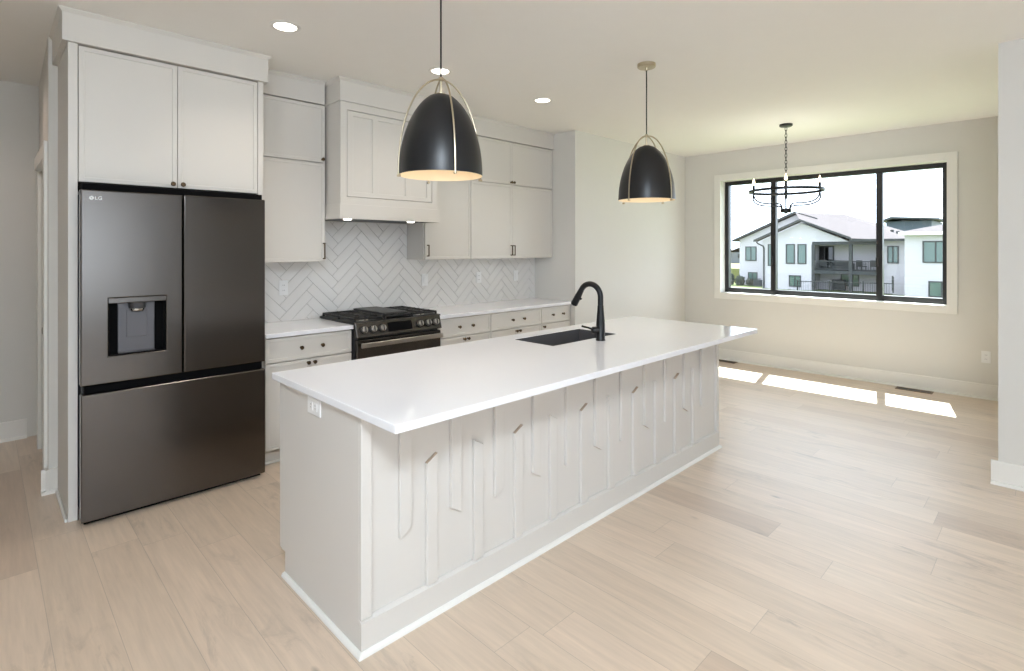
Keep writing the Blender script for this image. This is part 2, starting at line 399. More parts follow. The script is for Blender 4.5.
def knob_bm(x, y, z, s=1.0):
    bm = bmesh.new()
    lathe(bm, [(0, 0), (0.009*s, 0), (0.009*s, 0.002), (0.0055*s, 0.004), (0.0055*s, 0.014), (0.012*s, 0.018), (0.014*s, 0.023), (0.011*s, 0.028), (0, 0.029)], (x, y, z), 14, axis=(0, -1, 0))
    return bm

def pull_bm(x, y, za, zb):
    return B((x-0.0045, x+0.0045, y-0.032, y-0.023, za, zb), (x-0.0045, x+0.0045, y-0.024, y, za, za+0.009), (x-0.0045, x+0.0045, y-0.024, y, zb-0.009, zb))

def door(parent, x0, x1, z0, z1, yf, m='cab', knob=None, pull=None, panels=None, name='door', dep=0.0045, rail=RAIL, th=0.02):
    d = obj(name, door_bm(x0, x1, z0, z1, yf, th=th, panels=panels, dep=dep, rail=rail), m, parent, bevel=0.0014, seg=1)
    for k in (knob or []): obj('knob', knob_bm(k[0], yf, k[1]), 'bronze', d, smooth=True)
    if pull: obj('handle', pull_bm(pull[0], yf, pull[1], pull[2]), 'bronze', d, bevel=0.0015)
    return d

def crown_bm(x0, x1, yf, yb, z0, z1, left=True, right=True, cut=None):
    """frieze board with a small cove moulding under the ceiling"""
    bm = bmesh.new()
    box(bm, x0, x1, yf, yb, z0, z1)
    p = 0.016; h = 0.024
    xa, xb = x0-(p if left else 0), x1+(p if right else 0)
    v = [bm.verts.new(q) for q in ((x0-(0.001 if left else 0), yf-0.001, z1-h), (x1+(0.001 if right else 0), yf-0.001, z1-h), (x1, yb, z1-h), (x0, yb, z1-h),
                                   (xa, yf-p, z1-0.006), (xb, yf-p, z1-0.006), (xb, yb, z1-0.006), (xa, yb, z1-0.006),
                                   (xa, yf-p, z1), (xb, yf-p, z1), (xb, yb, z1), (xa, yb, z1))]
    for f in ((0,1,5,4),(1,2,6,5),(2,3,7,6),(3,0,4,7),(4,5,9,8),(5,6,10,9),(6,7,11,10),(7,4,8,11),(8,9,10,11),(3,2,1,0)): bm.faces.new([v[i] for i in f])
    return bm

YB = BY-0.002
CZ = CEIL-0.001
# ------------------------------------------------------------------ refrigerator enclosure
fc = thing('refrigerator_cabinet', (0.832, 3.98, 0), 'tall greige cabinet surround with two doors above the dark refrigerator', 'cabinet')
obj('side_panel', B((0.328, 0.369, 3.714, YB, 0, 2.57)), 'cab', fc, bevel=0.0015)
obj('side_panel', B((1.301, 1.336, 3.714, YB, 0, 2.57)), 'cab', fc, bevel=0.0015)
obj('carcass', B((0.370, 1.300, 3.737, YB, 1.826, 2.57)), 'gap', fc)
door(fc, 0.3725, 0.8365, 1.829, 2.563, 3.714, knob=[(0.812, 1.850)])
door(fc, 0.8395, 1.2975, 1.829, 2.563, 3.714, knob=[(0.864, 1.850)])
obj('crown', crown_bm(0.302, 1.357, 3.685, YB, 2.570, CZ), 'cab', fc)
obj('filler', B((1.3365, 1.374, 3.99, YB, 1.366, 2.569)), 'cab', fc)
obj('shoe_moulding', B((0.313, 0.3275, 3.715, YB-0.036, 0, 0.02)), 'trim', fc, bevel=0.006)

# ------------------------------------------------------------------ refrigerator
fr = thing('refrigerator', (0.832, 3.9, 0), 'dark stainless french-door refrigerator with a water dispenser', 'refrigerator')
obj('body', B((0.380, 1.288, 3.645, 4.20, 0.035, 1.765)), 'steel_dark', fr, bevel=0.004)
bm = bmesh.new()
hx = (0.486, 0.749); hz = (0.887, 1.197)
relief(bm, [0.366, hx[0], hx[1], 0.831], [0.742, hz[0], hz[1], 1.776], 3.572, lambda i, j: 0.058 if (i == 1 and j == 1) else 0.0, 3.638)
ld = obj('door', bm, 'steel', fr, bevel=0.007, seg=3)
a0, a1, b0, b1 = hx[0], hx[1], hz[0], hz[1]
obj('dispenser_recess', B((a0+0.001, a1-0.001, 3.621, 3.6295, b0+0.001, b1-0.001), (a0+0.0005, a0+0.006, 3.5745, 3.621, b0+0.001, b1-0.001), (a1-0.006, a1-0.0005, 3.5745, 3.621, b0+0.001, b1-0.001), (a0+0.006, a1-0.006, 3.5745, 3.621, b0+0.0005, b0+0.006)), 'flat_black', ld)
obj('dispenser_plate', B((0.530, 0.700, 3.606, 3.621, b0+0.007, b1-0.03)), 'steel_mid', ld, bevel=0.003)
obj('dispenser_hood', B((a0-0.002, a1+0.002, 3.5695, 3.620, b1-0.028, b1+0.002)), 'steel', ld, bevel=0.003)
obj('dispenser_paddle', B((0.568, 0.664, 3.599, 3.606, 0.975, 1.13)), 'steel_mid', ld, bevel=0.003)
bm = bmesh.new(); lathe(bm, [(0, -0.05), (0.030, -0.05), (0.034, -0.042), (0.034, -0.034), (0.040, -0.030), (0.040, 0.0), (0, 0.0)], (0.616, 3.6, 1.168), 24)
nz = obj('dispenser_nozzle', bm, 'steel_dark', ld, smooth=True)
bm = bmesh.new(); lathe(bm, [(0, -0.008), (0.012, -0.008), (0.033, 0.0), (0.0355, 0.006), (0.0355, 0.012), (0, 0.012)], (0.616, 3.6, 1.122), 24)
obj('nozzle_ring', bm, 'chrome', nz, smooth=True)
obj('drip_tray', B((0.53, 0.70, 3.582, 3.606, hz[0]+0.007, hz[0]+0.011)), 'steel_mid', ld, bevel=0.002)
# badge: round emblem and two letters
bm = bmesh.new(); lathe(bm, [(0, 0), (0.0105, 0), (0.0105, 0.0008), (0, 0.0008)], (0.4115, 3.572, 1.7325), 24, axis=(0, -1, 0))
em = obj('emblem_disc', bm, 'logo', ld)
obj('emblem_mark', B((0.4105, 0.4125, 3.5706, 3.5714, 1.7285, 1.7365), (0.4125, 0.416, 3.5706, 3.5714, 1.7285, 1.7303), (0.4065, 0.4085, 3.5706, 3.5714, 1.7345, 1.7365)), 'steel_dark', em)
cu = bpy.data.curves.new('lettering', 'FONT'); cu.body = 'LG'; cu.size = 0.026; cu.extrude = 0.0004; cu.align_x = 'LEFT'; cu.offset = 0.0003
tmp = bpy.data.objects.new('lettering_curve', cu); me = bpy.data.meshes.new_from_object(tmp)
bpy.data.objects.remove(tmp); bpy.data.curves.remove(cu)
tx = bpy.data.objects.new('lettering', me); C.objects.link(tx); me.materials.clear(); me.materials.append(M['logo'])
tx.parent = ld; tx.location = Vector((0.4255, 3.5714, 1.7235))-Vector(WL[ld.name]); tx.rotation_euler = (PI/2, 0, 0)
obj('door', B((0.838, 1.296, 3.572, 3.638, 0.742, 1.778)), 'steel', fr, bevel=0.007, seg=3)
fd = obj('freezer_drawer', B((0.368, 1.297, 3.572, 3.638, 0.028, 0.696)), 'steel', fr, bevel=0.007, seg=3)
obj('drawer_grip', B((0.385, 1.285, 3.60, 3.644, 0.698, 0.738)), 'flat_black', fr)
obj('hinge_gap_shade', B((0.378, 1.29, 3.61, 3.80, 1.7785, 1.812)), 'flat_black', fr, bevel=0.003)  # flat black strip paints in the shade of the gap above the hinges
obj('kick_plate', B((0.385, 1.285, 3.628, 3.644, 0.0, 0.034)), 'flat_black', fr)

# ------------------------------------------------------------------ wall cabinets
YD = 3.97
def wall_cab(x0, x1, label, lower, upper, left_end=False, right_end=False, crown_x=None):
    t = thing('upper_cabinet', ((x0+x1)/2, 4.12, 1.365), label, 'cabinet')
    obj('carcass', B((x0+0.001, x1-0.001, YD+0.022, YB, 1.366, 2.57)), 'cab', t, bevel=0.001)
    for (a, b, kw) in lower: door(t, a, b, 1.367, 2.120, YD, **kw)
    for (a, b, kw) in upper: door(t, a, b, 2.126, 2.563, YD, **kw)
    c = crown_x or (x0, x1)
    obj('crown', crown_bm(c[0], c[1], YD-0.016, YB, 2.570, CZ, False, False), 'cab', t)
    return t
wall_cab(1.376, 1.894, 'greige wall cabinet between the refrigerator and the range hood',
         [(1.379, 1.886, dict(pull=(1.872, 1.385, 1.51)))], [(1.379, 1.886, dict(knob=[(1.864, 2.150)]))], crown_x=(1.376, 1.876))
wall_cab(2.812, 3.356, 'greige wall cabinet just right of the hood, single handle at lower left',
         [(2.822, 3.353, dict(pull=(2.845, 1.395, 1.50)))], [(2.822, 3.353, dict(knob=[(2.845, 2.150)]))], crown_x=(2.827, 3.356))
wall_cab(3.358, 4.551, 'wide greige wall cabinet of four doors in the right corner',
         [(3.361, 3.911, dict(pull=(3.894, 1.395, 1.50))), (3.914, 4.545, dict(pull=(3.931, 1.395, 1.50)))],
         [(3.361, 3.911, dict(knob=[(3.894, 2.150)])), (3.914, 4.545, dict(knob=[(3.931, 2.150)]))])

# ------------------------------------------------------------------ range hood
hd = thing('range_hood', (2.350, 4.0, 1.69), 'greige boxed range hood with a panelled front above the stove', 'range hood')
YH = 4.241
bm = bmesh.new(); relief(bm, [1.906, 1.958, 2.744, 2.796], [1.80, 1.856, 2.512, 2.570], 3.757, lambda i, j: 0.03 if (i == 1 and j == 1) else 0.0, YH)
obj('hood_box', bm, 'cab', hd, bevel=0.0015)
door(hd, 1.962, 2.740, 1.860, 2.508, 3.759, panels=[(2.010, 2.174), (2.226, 2.476), (2.528, 2.692)], name='front_panel', rail=0.036, dep=0.008, th=0.026)
bm = bmesh.new()
for b in ((1.895, 2.807, 3.744, 3.765, 1.690, 1.80), (1.895, 1.917, 3.765, YH, 1.690, 1.80), (2.785, 2.807, 3.765, YH, 1.690, 1.80), (1.917, 2.785, 4.221, YH, 1.690, 1.80), (1.917, 2.785, 3.765, 4.221, 1.75, 1.80)): box(bm, *b)
obj('lower_band', bm, 'cab', hd, bevel=0.0015)
hi = obj('hood_insert', B((1.918, 2.784, 3.766, 4.220, 1.694, 1.748)), 'steel_dark', hd, bevel=0.002)
for lx in (1.985, 2.555):
    bm = bmesh.new(); lathe(bm, [(0, -0.013), (0.026, -0.012), (0.034, 0), (0, 0)], (lx, 3.80, 1.694), 20)
    obj('hood_light', bm, 'hoodlens', hi, smooth=True)
    light('hood_lamp', 'SPOT', (lx, 3.815, 1.685), 2.0, (1, 0.93, 0.82), aim=(0, 0.1, -1), spot_size=2.2, spot_blend=0.7, shadow_soft_size=0.03)
obj('crown', crown_bm(1.893, 2.809, 3.738, YH, 2.570, CZ), 'cab', hd)

# ------------------------------------------------------------------ base cabinets and worktops
CT = 0.897; CU = 0.867
YF = 3.70
def base_cab(x0, x1, label, drawer_knobs, doors, x_filler=None):
    t = thing('base_cabinet', ((x0+x1)/2, 3.98, 0), label, 'cabinet')
    obj('carcass', B((x0+0.001, x1-0.001, YF+0.023, YB, 0.10, CU-0.002)), 'cab', t, bevel=0.001)
    tk = obj('toe_kick', B((x0+0.001, x1-0.001, 3.775, 3.79, 0, 0.10)), 'cab', t)
    obj('shoe_moulding', B((x0+0.001, x1-0.001, 3.760, 3.7748, 0, 0.018)), 'trim', t, bevel=0.005)
    xb = x_filler or x1
    door(t, x0+0.003, xb-0.003, 0.697, 0.858, YF, name='drawer', knob=[(k, 0.778) for k in drawer_knobs])
    for (a, b, k) in doors: door(t, a+0.0015, b-0.0015, 0.112, 0.690, YF, knob=[(k, 0.666)])
    return t
base_cab(1.340, 1.968, 'greige base cabinet between the refrigerator and the gas range', (1.583, 1.735), [(1.343, 1.655, 1.632), (1.655, 1.966, 1.678)])
base_cab(2.764, 3.371, 'greige base cabinet directly right of the gas range', (2.990, 3.143), [(2.766, 3.068, 3.045), (3.068, 3.369, 3.091)])
base_cab(3.373, 4.070, 'middle greige base cabinet right of the gas range', (3.648, 3.805), [(3.375, 3.7225, 3.700), (3.7225, 4.068, 3.745)])
base_cab(4.072, 4.551, 'narrow greige base cabinet in the right corner by the wall', (4.235, 4.400), [(4.074, 4.525, 4.100)], x_filler=4.526)
tag(obj('countertop', B((1.338, 1.970, 3.676, YB, CU, CT)), 'quartz', bevel=0.003), 'short white quartz worktop beside the refrigerator', 'countertop')
tag(obj('countertop', B((2.762, 4.552, 3.676, YB, CU, CT)), 'quartz', bevel=0.003), 'long white quartz worktop right of the gas range', 'countertop')

# ------------------------------------------------------------------ herringbone backsplash
def clip(poly, x0, x1, z0, z1):
    for ax, lim, sgn in ((0, x0, 1), (0, x1, -1), (1, z0, 1), (1, z1, -1)):
        out = []
        for i in range(len(poly)):
            a, b = poly[i], poly[(i+1) % len(poly)]
            da, db = sgn*(a[ax]-lim), sgn*(b[ax]-lim)
            if da >= 0: out.append(a)
            if da*db < 0:
                t = da/(da-db); out.append((a[0]+(b[0]-a[0])*t, a[1]+(b[1]-a[1])*t))
        poly = out
        if len(poly) < 3: return []
    return poly
bs = thing('tile_backsplash', (2.9, 4.245, 0.9), 'white herringbone tile backsplash behind the stove and worktops', 'backsplash')
areas = [(1.338, 1.894, CT+0.001, 1.364), (1.894, 2.8115, 0.92, 1.689), (2.8115, 4.552, CT+0.001, 1.364)]
obj('grout', B(*[(a, b, 4.2475, YB, c, d) for a, b, c, d in areas]), 'grout', bs)
TW, TL, G = 0.0762, 0.3048, 0.0028
bm = bmesh.new(); s2 = math.sqrt(0.5)
def tile_rect(u0, v0, w_, h_):
    P = [(u0+G/2, v0+G/2), (u0+w_-G/2, v0+G/2), (u0+w_-G/2, v0+h_-G/2), (u0+G/2, v0+h_-G/2)]
    return [(2.347+0.2155+(u-v)*s2, 1.40+(u+v)*s2) for u, v in P]
for i in range(-30, 31):
    for j in range(-9, 10):
        # lattice: stair vector (W,W) in tile axes runs straight up; (L,-L) runs sideways
        ou, ov = i*TW + j*TL, i*TW - j*TL
        for r in (tile_rect(ou, ov, TL, TW), tile_rect(ou+TL-TL, ov+TW, TW, TL)):
            for (a, b, c, d) in areas:
                q = clip(r, a, b, c, d)
                if len(q) >= 3: prism(bm, q, 'y', 4.2425, 4.2475)
obj('tiles', bm, 'tile', bs, bevel=0.001, seg=1)

# ------------------------------------------------------------------ outlets
def outlet(c, axis, label, horizontal=False, switch=False):
    """wall plate facing -y ('y') or -x ('x')"""
    t = thing('power_outlet', c, label, 'outlet')
    hw, hh = (0.0575, 0.035) if horizontal else (0.035, 0.0575)
    def bx(a0, a1, d0, d1, b0, b1):
        if axis == 'y': return (c[0]+a0, c[0]+a1, c[1]-d1, c[1]-d0, c[2]+b0, c[2]+b1)
        return (c[0]-d1, c[0]-d0, c[1]+a0, c[1]+a1, c[2]+b0, c[2]+b1)
    obj('cover_plate', B(bx(-hw, hw, 0, 0.006, -hh, hh)), 'plate', t, bevel=0.002)
    if switch:
        obj('rocker', B(bx(-0.016, 0.016, 0.006, 0.010, -0.033, 0.033)), 'plate', t, bevel=0.002)
    else:
        for s in (-1, 1):
            o_ = (s*0.02, 0) if horizontal else (0, s*0.02)
            rw, rh = (0.0145, 0.017) if horizontal else (0.017, 0.0145)
            f = obj('socket', B(bx(o_[0]-rw, o_[0]+rw, 0.006, 0.0085, o_[1]-rh, o_[1]+rh)), 'plate', t, bevel=0.003)
            sl = []
            for k in (-1, 1):
                if horizontal: sl.append(bx(o_[0]-0.004, o_[0]+0.004, 0.0085, 0.0089, o_[1]+k*0.006-0.0012, o_[1]+k*0.006+0.0012))
                else: sl.append(bx(o_[0]+k*0.006-0.0012, o_[0]+k*0.006+0.0012, 0.0085, 0.0089, o_[1]-0.004, o_[1]+0.004))
            obj('slots', B(*sl), 'slot', f)
outlet((1.676, 4.2425, 1.160), 'y', 'white outlet on the tile between refrigerator and gas range')
outlet((3.010, 4.2425, 1.168), 'y', 'white switch plate on the tile just right of the gas range', switch=True)
outlet((3.690, 4.2425, 1.165), 'y', 'white outlet on the tile under the middle of the right wall cabinets')
outlet((4.236, 4.2425, 1.165), 'y', 'white switch plate on the tile nearest the right corner', switch=True)
outlet((WX, 0.494, 0.408), 'x', 'white outlet low on the window wall at far right')
outlet((0.969, 2.130, 0.822), 'x', 'white sideways outlet on the end panel of the island', horizontal=True)

# ------------------------------------------------------------------ gas range
rg = thing('gas_range', (2.366, 3.95, 0), 'black stainless slide-in gas range with knobs and grates', 'stove')
RX0, RX1 = 1.980, 2.752
obj('body', B((RX0, RX1, 3.69, 4.235, 0.03, 0.898)), 'steel_dark', rg, bevel=0.002)
bm = bmesh.new(); prism(bm, [(3.690, 0.912), (3.668, 0.912), (3.636, 0.800), (3.690, 0.795)], 'x', RX0-0.004, RX1+0.004)
cp = obj('control_panel', bm, 'range', rg, bevel=0.004)
n_ = Vector((0, -0.112, 0.032)).normalized()
def on_panel(x, z, d=0.0):
    y = 3.636+(z-0.80)*(0.032/0.112)
    return Vector((x, y, z))+n_*d
for kx in (2.037, 2.113, 2.192, 2.540, 2.620, 2.695):
    bm = bmesh.new(); p = on_panel(kx, 0.854)
    lathe(bm, [(0, 0), (0.033, 0), (0.033, 0.004), (0.026, 0.006), (0, 0.006)], p, 24, axis=n_)
    k = obj('knob_bezel', bm, 'black', cp, smooth=True)
    bm = bmesh.new(); lathe(bm, [(0, 0.006), (0.025, 0.006), (0.0235, 0.030), (0.020, 0.033), (0, 0.033)], p, 24, axis=n_)
    kb = obj('knob', bm, 'steel_bar', k, smooth=True)
    ux = Vector((1, 0, 0)); uz = n_.cross(ux); bm = bmesh.new(); vv = box(bm, -0.004, 0.004, -0.021, 0.021, 0.0325, 0.040)
    for v_ in vv: v_.co = p + ux*v_.co.x + uz*v_.co.y + n_*v_.co.z
    obj('grip', bm, 'steel_dark', kb, bevel=0.002)
bm = bmesh.new(); c4 = [on_panel(2.247, 0.822, 0.002), on_panel(2.466, 0.822, 0.002), on_panel(2.466, 0.890, 0.002), on_panel(2.247, 0.890, 0.002)]
f_ = bm.faces.new([bm.verts.new(p) for p in c4]); r_ = bmesh.ops.extrude_face_region(bm, geom=[f_]); bmesh.ops.translate(bm, verts=[v for v in r_['geom'] if isinstance(v, bmesh.types.BMVert)], vec=-n_*0.003)
obj('display', bm, 'flat_black', cp)
od = obj('oven_door', B((RX0+0.003, RX1-0.003, 3.645, 3.688, 0.185, 0.782)), 'range', rg, bevel=0.004)
obj('oven_window', B((RX0+0.10, RX1-0.10, 3.642, 3.648, 0.30, 0.62)), 'blackglass', od)
obj('oven_handle', B((RX0+0.012, RX1-0.012, 3.592, 3.608, 0.728, 0.764), (RX0+0.04, RX0+0.065, 3.606, 3.646, 0.736, 0.756), (RX1-0.065, RX1-0.04, 3.606, 3.646, 0.736, 0.756)), 'steel_bar', od, bevel=0.005, seg=3)
obj('storage_drawer', B((RX0+0.003, RX1-0.003, 3.648, 3.688, 0.06, 0.178)), 'range', rg, bevel=0.004)
for lx in (RX0+0.05, RX1-0.05):
    for ly in (3.72, 4.18):
        bm = bmesh.new(); lathe(bm, [(0.018, 0), (0.018, 0.03)], (lx, ly, 0), 12, close=True); obj('foot', bm, 'black', rg)
obj('cooktop', B((RX0-0.014, RX1+0.014, 3.668, 4.238, 0.899, 0.914)), 'iron', rg, bevel=0.004)
bx_ = [(2.10, 3.80), (2.10, 4.09), (2.366, 3.95), (2.63, 3.80), (2.63, 4.09)]
for bx0, by0 in bx_:
    bm = bmesh.new(); lathe(bm, [(0, 0), (0.062, 0), (0.058, 0.008), (0.045, 0.010), (0.045, 0.016), (0, 0.018)], (bx0, by0, 0.914), 24); bu = obj('burner', bm, 'chrome', rg, smooth=True)
    bm = bmesh.new(); lathe(bm, [(0, 0.018), (0.036, 0.0165), (0.037, 0.024), (0.03, 0.027), (0, 0.027)], (bx0, by0, 0.914), 24); obj('burner_cap', bm, 'iron', bu, smooth=True)
for gi, (gx0, gx1) in enumerate(((1.985, 2.238), (2.243, 2.489), (2.494, 2.747))):
    bm = bmesh.new(); zt, zb, t_ = 0.942, 0.926, 0.007
    ya, yb_ = 3.695, 4.225
    for (a, b, c, d) in ((gx0, gx1, ya, ya+0.014), (gx0, gx1, yb_-0.014, yb_), (gx0, gx0+0.014, ya, yb_), (gx1-0.014, gx1, ya, yb_)): box(bm, a, b, c, d, zb, zt)
    xm = (gx0+gx1)/2; box(bm, xm-t_, xm+t_, ya, yb_, zb+0.002, zt+0.002)
    for yy in (3.80, 3.885, 3.955, 4.02, 4.09): box(bm, gx0, gx1, yy-t_, yy+t_, zb+0.002, zt+0.002)
    for xx in (gx0+0.007, gx1-0.007):
        for yy in (ya+0.007, 3.955, yb_-0.007): box(bm, xx-0.008, xx+0.008, yy-0.008, yy+0.008, 0.913, zb+0.002)
    g = obj('grate', bm, 'iron', rg, bevel=0.003, seg=1)
gd = tag(obj('griddle_plate', B((2.255, 2.478, 3.735, 4.215, 0.9445, 0.956), (2.262, 2.471, 3.742, 4.208, 0.956, 0.958), (2.262, 2.471, 3.720, 3.742, 0.9445, 0.953)), 'griddle', bevel=0.002, base=(2.366, 3.97, 0.944)), 'flat black griddle plate lying on the centre grate of the range', 'griddle')

# ------------------------------------------------------------------ island
ix0, ix1 = 0.969, 3.872; iy0, iy1 = 1.755, 2.475; PB = 1.7735
isl = thing('kitchen_island', (2.435, 2.12, 0), 'long greige island with vertical battens along its seating side', 'kitchen island')
bm = bmesh.new(); prism(bm, [(PB, 0), (2.435, 0), (2.435, 0.105), (iy1, 0.105), (iy1, CU-0.001), (PB, CU-0.001)], 'x', ix0, ix0+0.02); obj('end_panel', bm, 'island', isl, bevel=0.0015)
bm = bmesh.new(); prism(bm, [(PB, 0), (2.435, 0), (2.435, 0.105), (iy1, 0.105), (iy1, CU-0.001), (PB, CU-0.001)], 'x', ix1-0.02, ix1); obj('end_panel', bm, 'island', isl, bevel=0.0015)
obj('front_panel', B((ix0+0.0005, ix1-0.0005, PB, PB+0.018, 0, CU-0.001)), 'island', isl)
obj('corner_stile', B((ix0, ix0+0.044, iy0, PB, 0.125, CU-0.001)), 'island', isl, bevel=0.0015)
obj('corner_stile', B((ix1-0.036, ix1, iy0, PB, 0.125, CU-0.001)), 'island', isl, bevel=0.0015)
bm = bmesh.new(); prism(bm, [(iy0-0.002, 0), (PB, 0), (PB, 0.1245), (iy0+0.011, 0.1245), (iy0-0.002, 0.1165)], 'x', ix0, ix1); obj('baseboard', bm, 'island', isl)
for k in range(21):
    cx = 1.161+k*0.1233; a, b = cx-0.0265, cx+0.0265; bm = bmesh.new()
    lo, hi_ = (0, 0.030)
    if k % 2 == 0:   # hangs from the worktop, mitred lower end
        l_, r2 = (0.358, 0.388) if (k//2) % 2 == 0 else (0.392, 0.362)
        prism(bm, [(a, l_), (b, r2), (b, CU-0.001), (a, CU-0.001)], 'y', iy0, PB-0.0002)
    else:            # rises from the baseboard, mitred upper end
        l_, r2 = (0.612, 0.642) if (k//2) % 2 == 0 else (0.644, 0.614)
        prism(bm, [(a, 0.125), (b, 0.125), (b, r2), (a, l_)], 'y', iy0, PB-0.0002)
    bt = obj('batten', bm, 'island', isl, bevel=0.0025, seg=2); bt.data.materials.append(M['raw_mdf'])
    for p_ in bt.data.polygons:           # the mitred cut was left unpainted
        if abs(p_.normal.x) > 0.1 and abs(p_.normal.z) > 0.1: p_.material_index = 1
def quarter_round(bm, a, b, face, axis, out=0.016, h=0.018):
    """convex shoe moulding along a..b; face: plane it leans on, axis: outward direction"""
    prof = [(0, 0), (out, 0), (out, 0.004), (out*0.92, h*0.45), (out*0.72, h*0.75), (out*0.40, h*0.95), (0, h)]
    def P(t, p, q): return (t, face-p, q) if axis == '-y' else (face-p, t, q) if axis == '-x' else (face+p, t, q)
    def T(t, p): return t
    A = [bm.verts.new(P(a-(p if axis == '-y' else p), p, q)) for p, q in prof]
    Bv = [bm.verts.new(P(b+(p if axis == '-y' else 0), p, q)) for p, q in prof]
    bm.faces.new(A); bm.faces.new(Bv[::-1])
    for k_ in range(len(prof)):
        l_ = (k_+1) % len(prof); bm.faces.new((A[l_], A[k_], Bv[k_], Bv[l_]))
sh = bmesh.new()
quarter_round(sh, ix0-0.0005, ix1+0.0005, iy0-0.0022, '-y')
quarter_round(sh, iy0-0.0022, 2.435, ix0-0.0005, '-x'); quarter_round(sh, iy0-0.0022, 2.435, ix1+0.0005, '+x')
obj('shoe_moulding', sh, 'trim', isl)
obj('cabinet_floor', B((ix0+0.02, ix1-0.02, PB+0.018, 2.43, 0.10, 0.118)), 'gap', isl)
obj('toe_kick', B((ix0+0.02, ix1-0.02, 2.42, 2.434, 0, 0.10)), 'island', isl)
obj('back_frame', B((ix0+0.02, ix1-0.02, 2.455, iy1, 0.118, 0.15), (ix0+0.02, ix1-0.02, 2.455, iy1, 0.83, CU-0.001)), 'island', isl)
nd = 6; dw = (ix1-ix0)/nd
for k in range(nd):
    obj('door', B((ix0+k*dw+0.0015, ix0+(k+1)*dw-0.0015, iy1+0.001, iy1+0.021, 0.107, CU-0.010)), 'island', isl, bevel=0.0015)

# island worktop with the sink cut-out
SX0, SX1, SY0, SY1 = 2.372, 3.022, 2.066, 2.392
TX0, TX1, TY0, TY1 = 0.945, 3.908, 1.492, 2.525
bm = bmesh.new()
xs, ys = [TX0, SX0, SX1, TX1], [TY0, SY0, SY1, TY1]
vt = {(i, j, k): bm.verts.new((xs[i], ys[j], (CU, CT)[k])) for i in range(4) for j in range(4) for k in range(2)}
for i in range(3):
    for j in range(3):
        if (i, j) == (1, 1): continue
        for k in range(2): bm.faces.new([vt[i, j, k], vt[i+1, j, k], vt[i+1, j+1, k], vt[i, j+1, k]])
for i in range(3):
    for j in (0, 3): bm.faces.new([vt[i, j, 0], vt[i+1, j, 0], vt[i+1, j, 1], vt[i, j, 1]]); bm.faces.new([vt[j, i, 0], vt[j, i+1, 0], vt[j, i+1, 1], vt[j, i, 1]])
for a, b in (((1, 1), (2, 1)), ((2, 1), (2, 2)), ((2, 2), (1, 2)), ((1, 2), (1, 1))): bm.faces.new([vt[a+(0,)], vt[b+(0,)], vt[b+(1,)], vt[a+(1,)]])
tag(obj('island_countertop', bm, 'quartz', bevel=0.003), 'large white quartz worktop on the island with a sink cut-out', 'countertop')

# sink
sk = thing('kitchen_sink', (2.697, 2.229, 0.65), 'dark grey sink set into the island worktop', 'sink')
bm = bmesh.new(); e = -0.006; th = 0.005
sx0, sx1, sy0, sy1, sz0, sz1 = SX0-e, SX1+e, SY0-e, SY1+e, 0.66, CT-0.0015
for b in ((sx0-th, sx1+th, sy0-th, sy1+th, sz0-th, sz0), (sx0-th, sx0, sy0-th, sy1+th, sz0, sz1), (sx1, sx1+th, sy0-th, sy1+th, sz0, sz1), (sx0, sx1, sy0-th, sy0, sz0, sz1), (sx0, sx1, sy1, sy1+th, sz0, sz1)): box(bm, *b)
obj('bowl', bm, 'sink', sk)
bm = bmesh.new(); lathe(bm, [(0, 0.003), (0.03, 0.002), (0.045, 0.004), (0.045, 0), (0, 0)], (2.697, 2.23, sz0), 24); obj('drain', bm, 'chrome', sk, smooth=True)

# faucet
fx, fy = 2.731, 1.990
fa = thing('kitchen_faucet', (fx, fy, CT), 'matte black gooseneck faucet standing beside the island sink', 'faucet')
bm = bmesh.new(); lathe(bm, [(0, 0), (0.030, 0), (0.030, 0.005), (0.0275, 0.008), (0.0275, 0.10), (0.0245, 0.14), (0.021, 0.18), (0.019, 0.215), (0, 0.215)], (fx, fy, CT), 24); obj('body', bm, 'black', fa, smooth=True)
NR = 0.0175; R_ = 0.080; zc = 1.260-R_-NR
path = [(fx, fy, CT+0.20), (fx, fy, 1.12)] + [(fx, fy+R_-R_*math.cos(t), zc+R_*math.sin(t)) for t in [math.radians(a) for a in range(0, 158, 8)]]
tdir = (Vector(path[-1])-Vector(path[-2])).normalized()
bm = bmesh.new(); tube(bm, path, NR, 16); obj('gooseneck', bm, 'black', fa, smooth=True)
bm = bmesh.new(); lathe(bm, [(0, -0.002), (0.0178, -0.002), (0.0185, 0.015), (0.0215, 0.05), (0.0235, 0.108), (0.021, 0.113), (0, 0.113)], path[-1], 20, axis=tdir)
hdp = obj('spray_head', bm, 'black', fa, smooth=True)
q = Vector(path[-1])+tdir*0.050; side = Vector((0, -tdir.z, tdir.y))
bm = bmesh.new(); lathe(bm, [(0, 0.012), (0.008, 0.012), (0.008, 0.030), (0, 0.031)], q, 12, axis=-side); obj('spray_button', bm, 'black', hdp, smooth=True)
bm = bmesh.new(); lathe(bm, [(0, 0.018), (0.021, 0.018), (0.0215, 0.052), (0.018, 0.057), (0, 0.057)], (fx, fy, CT+0.066), 18, axis=(-0.9, 0.43, 0)); hb = obj('handle_hub', bm, 'black', fa, smooth=True)
bm = bmesh.new(); tube(bm, [(fx-0.044, fy+0.021, CT+0.068), (fx-0.075, fy+0.036, CT+0.082), (fx-0.115, fy+0.055, CT+0.094)], [0.0065, 0.006, 0.0065], 10); obj('lever', bm, 'black', hb, smooth=True)

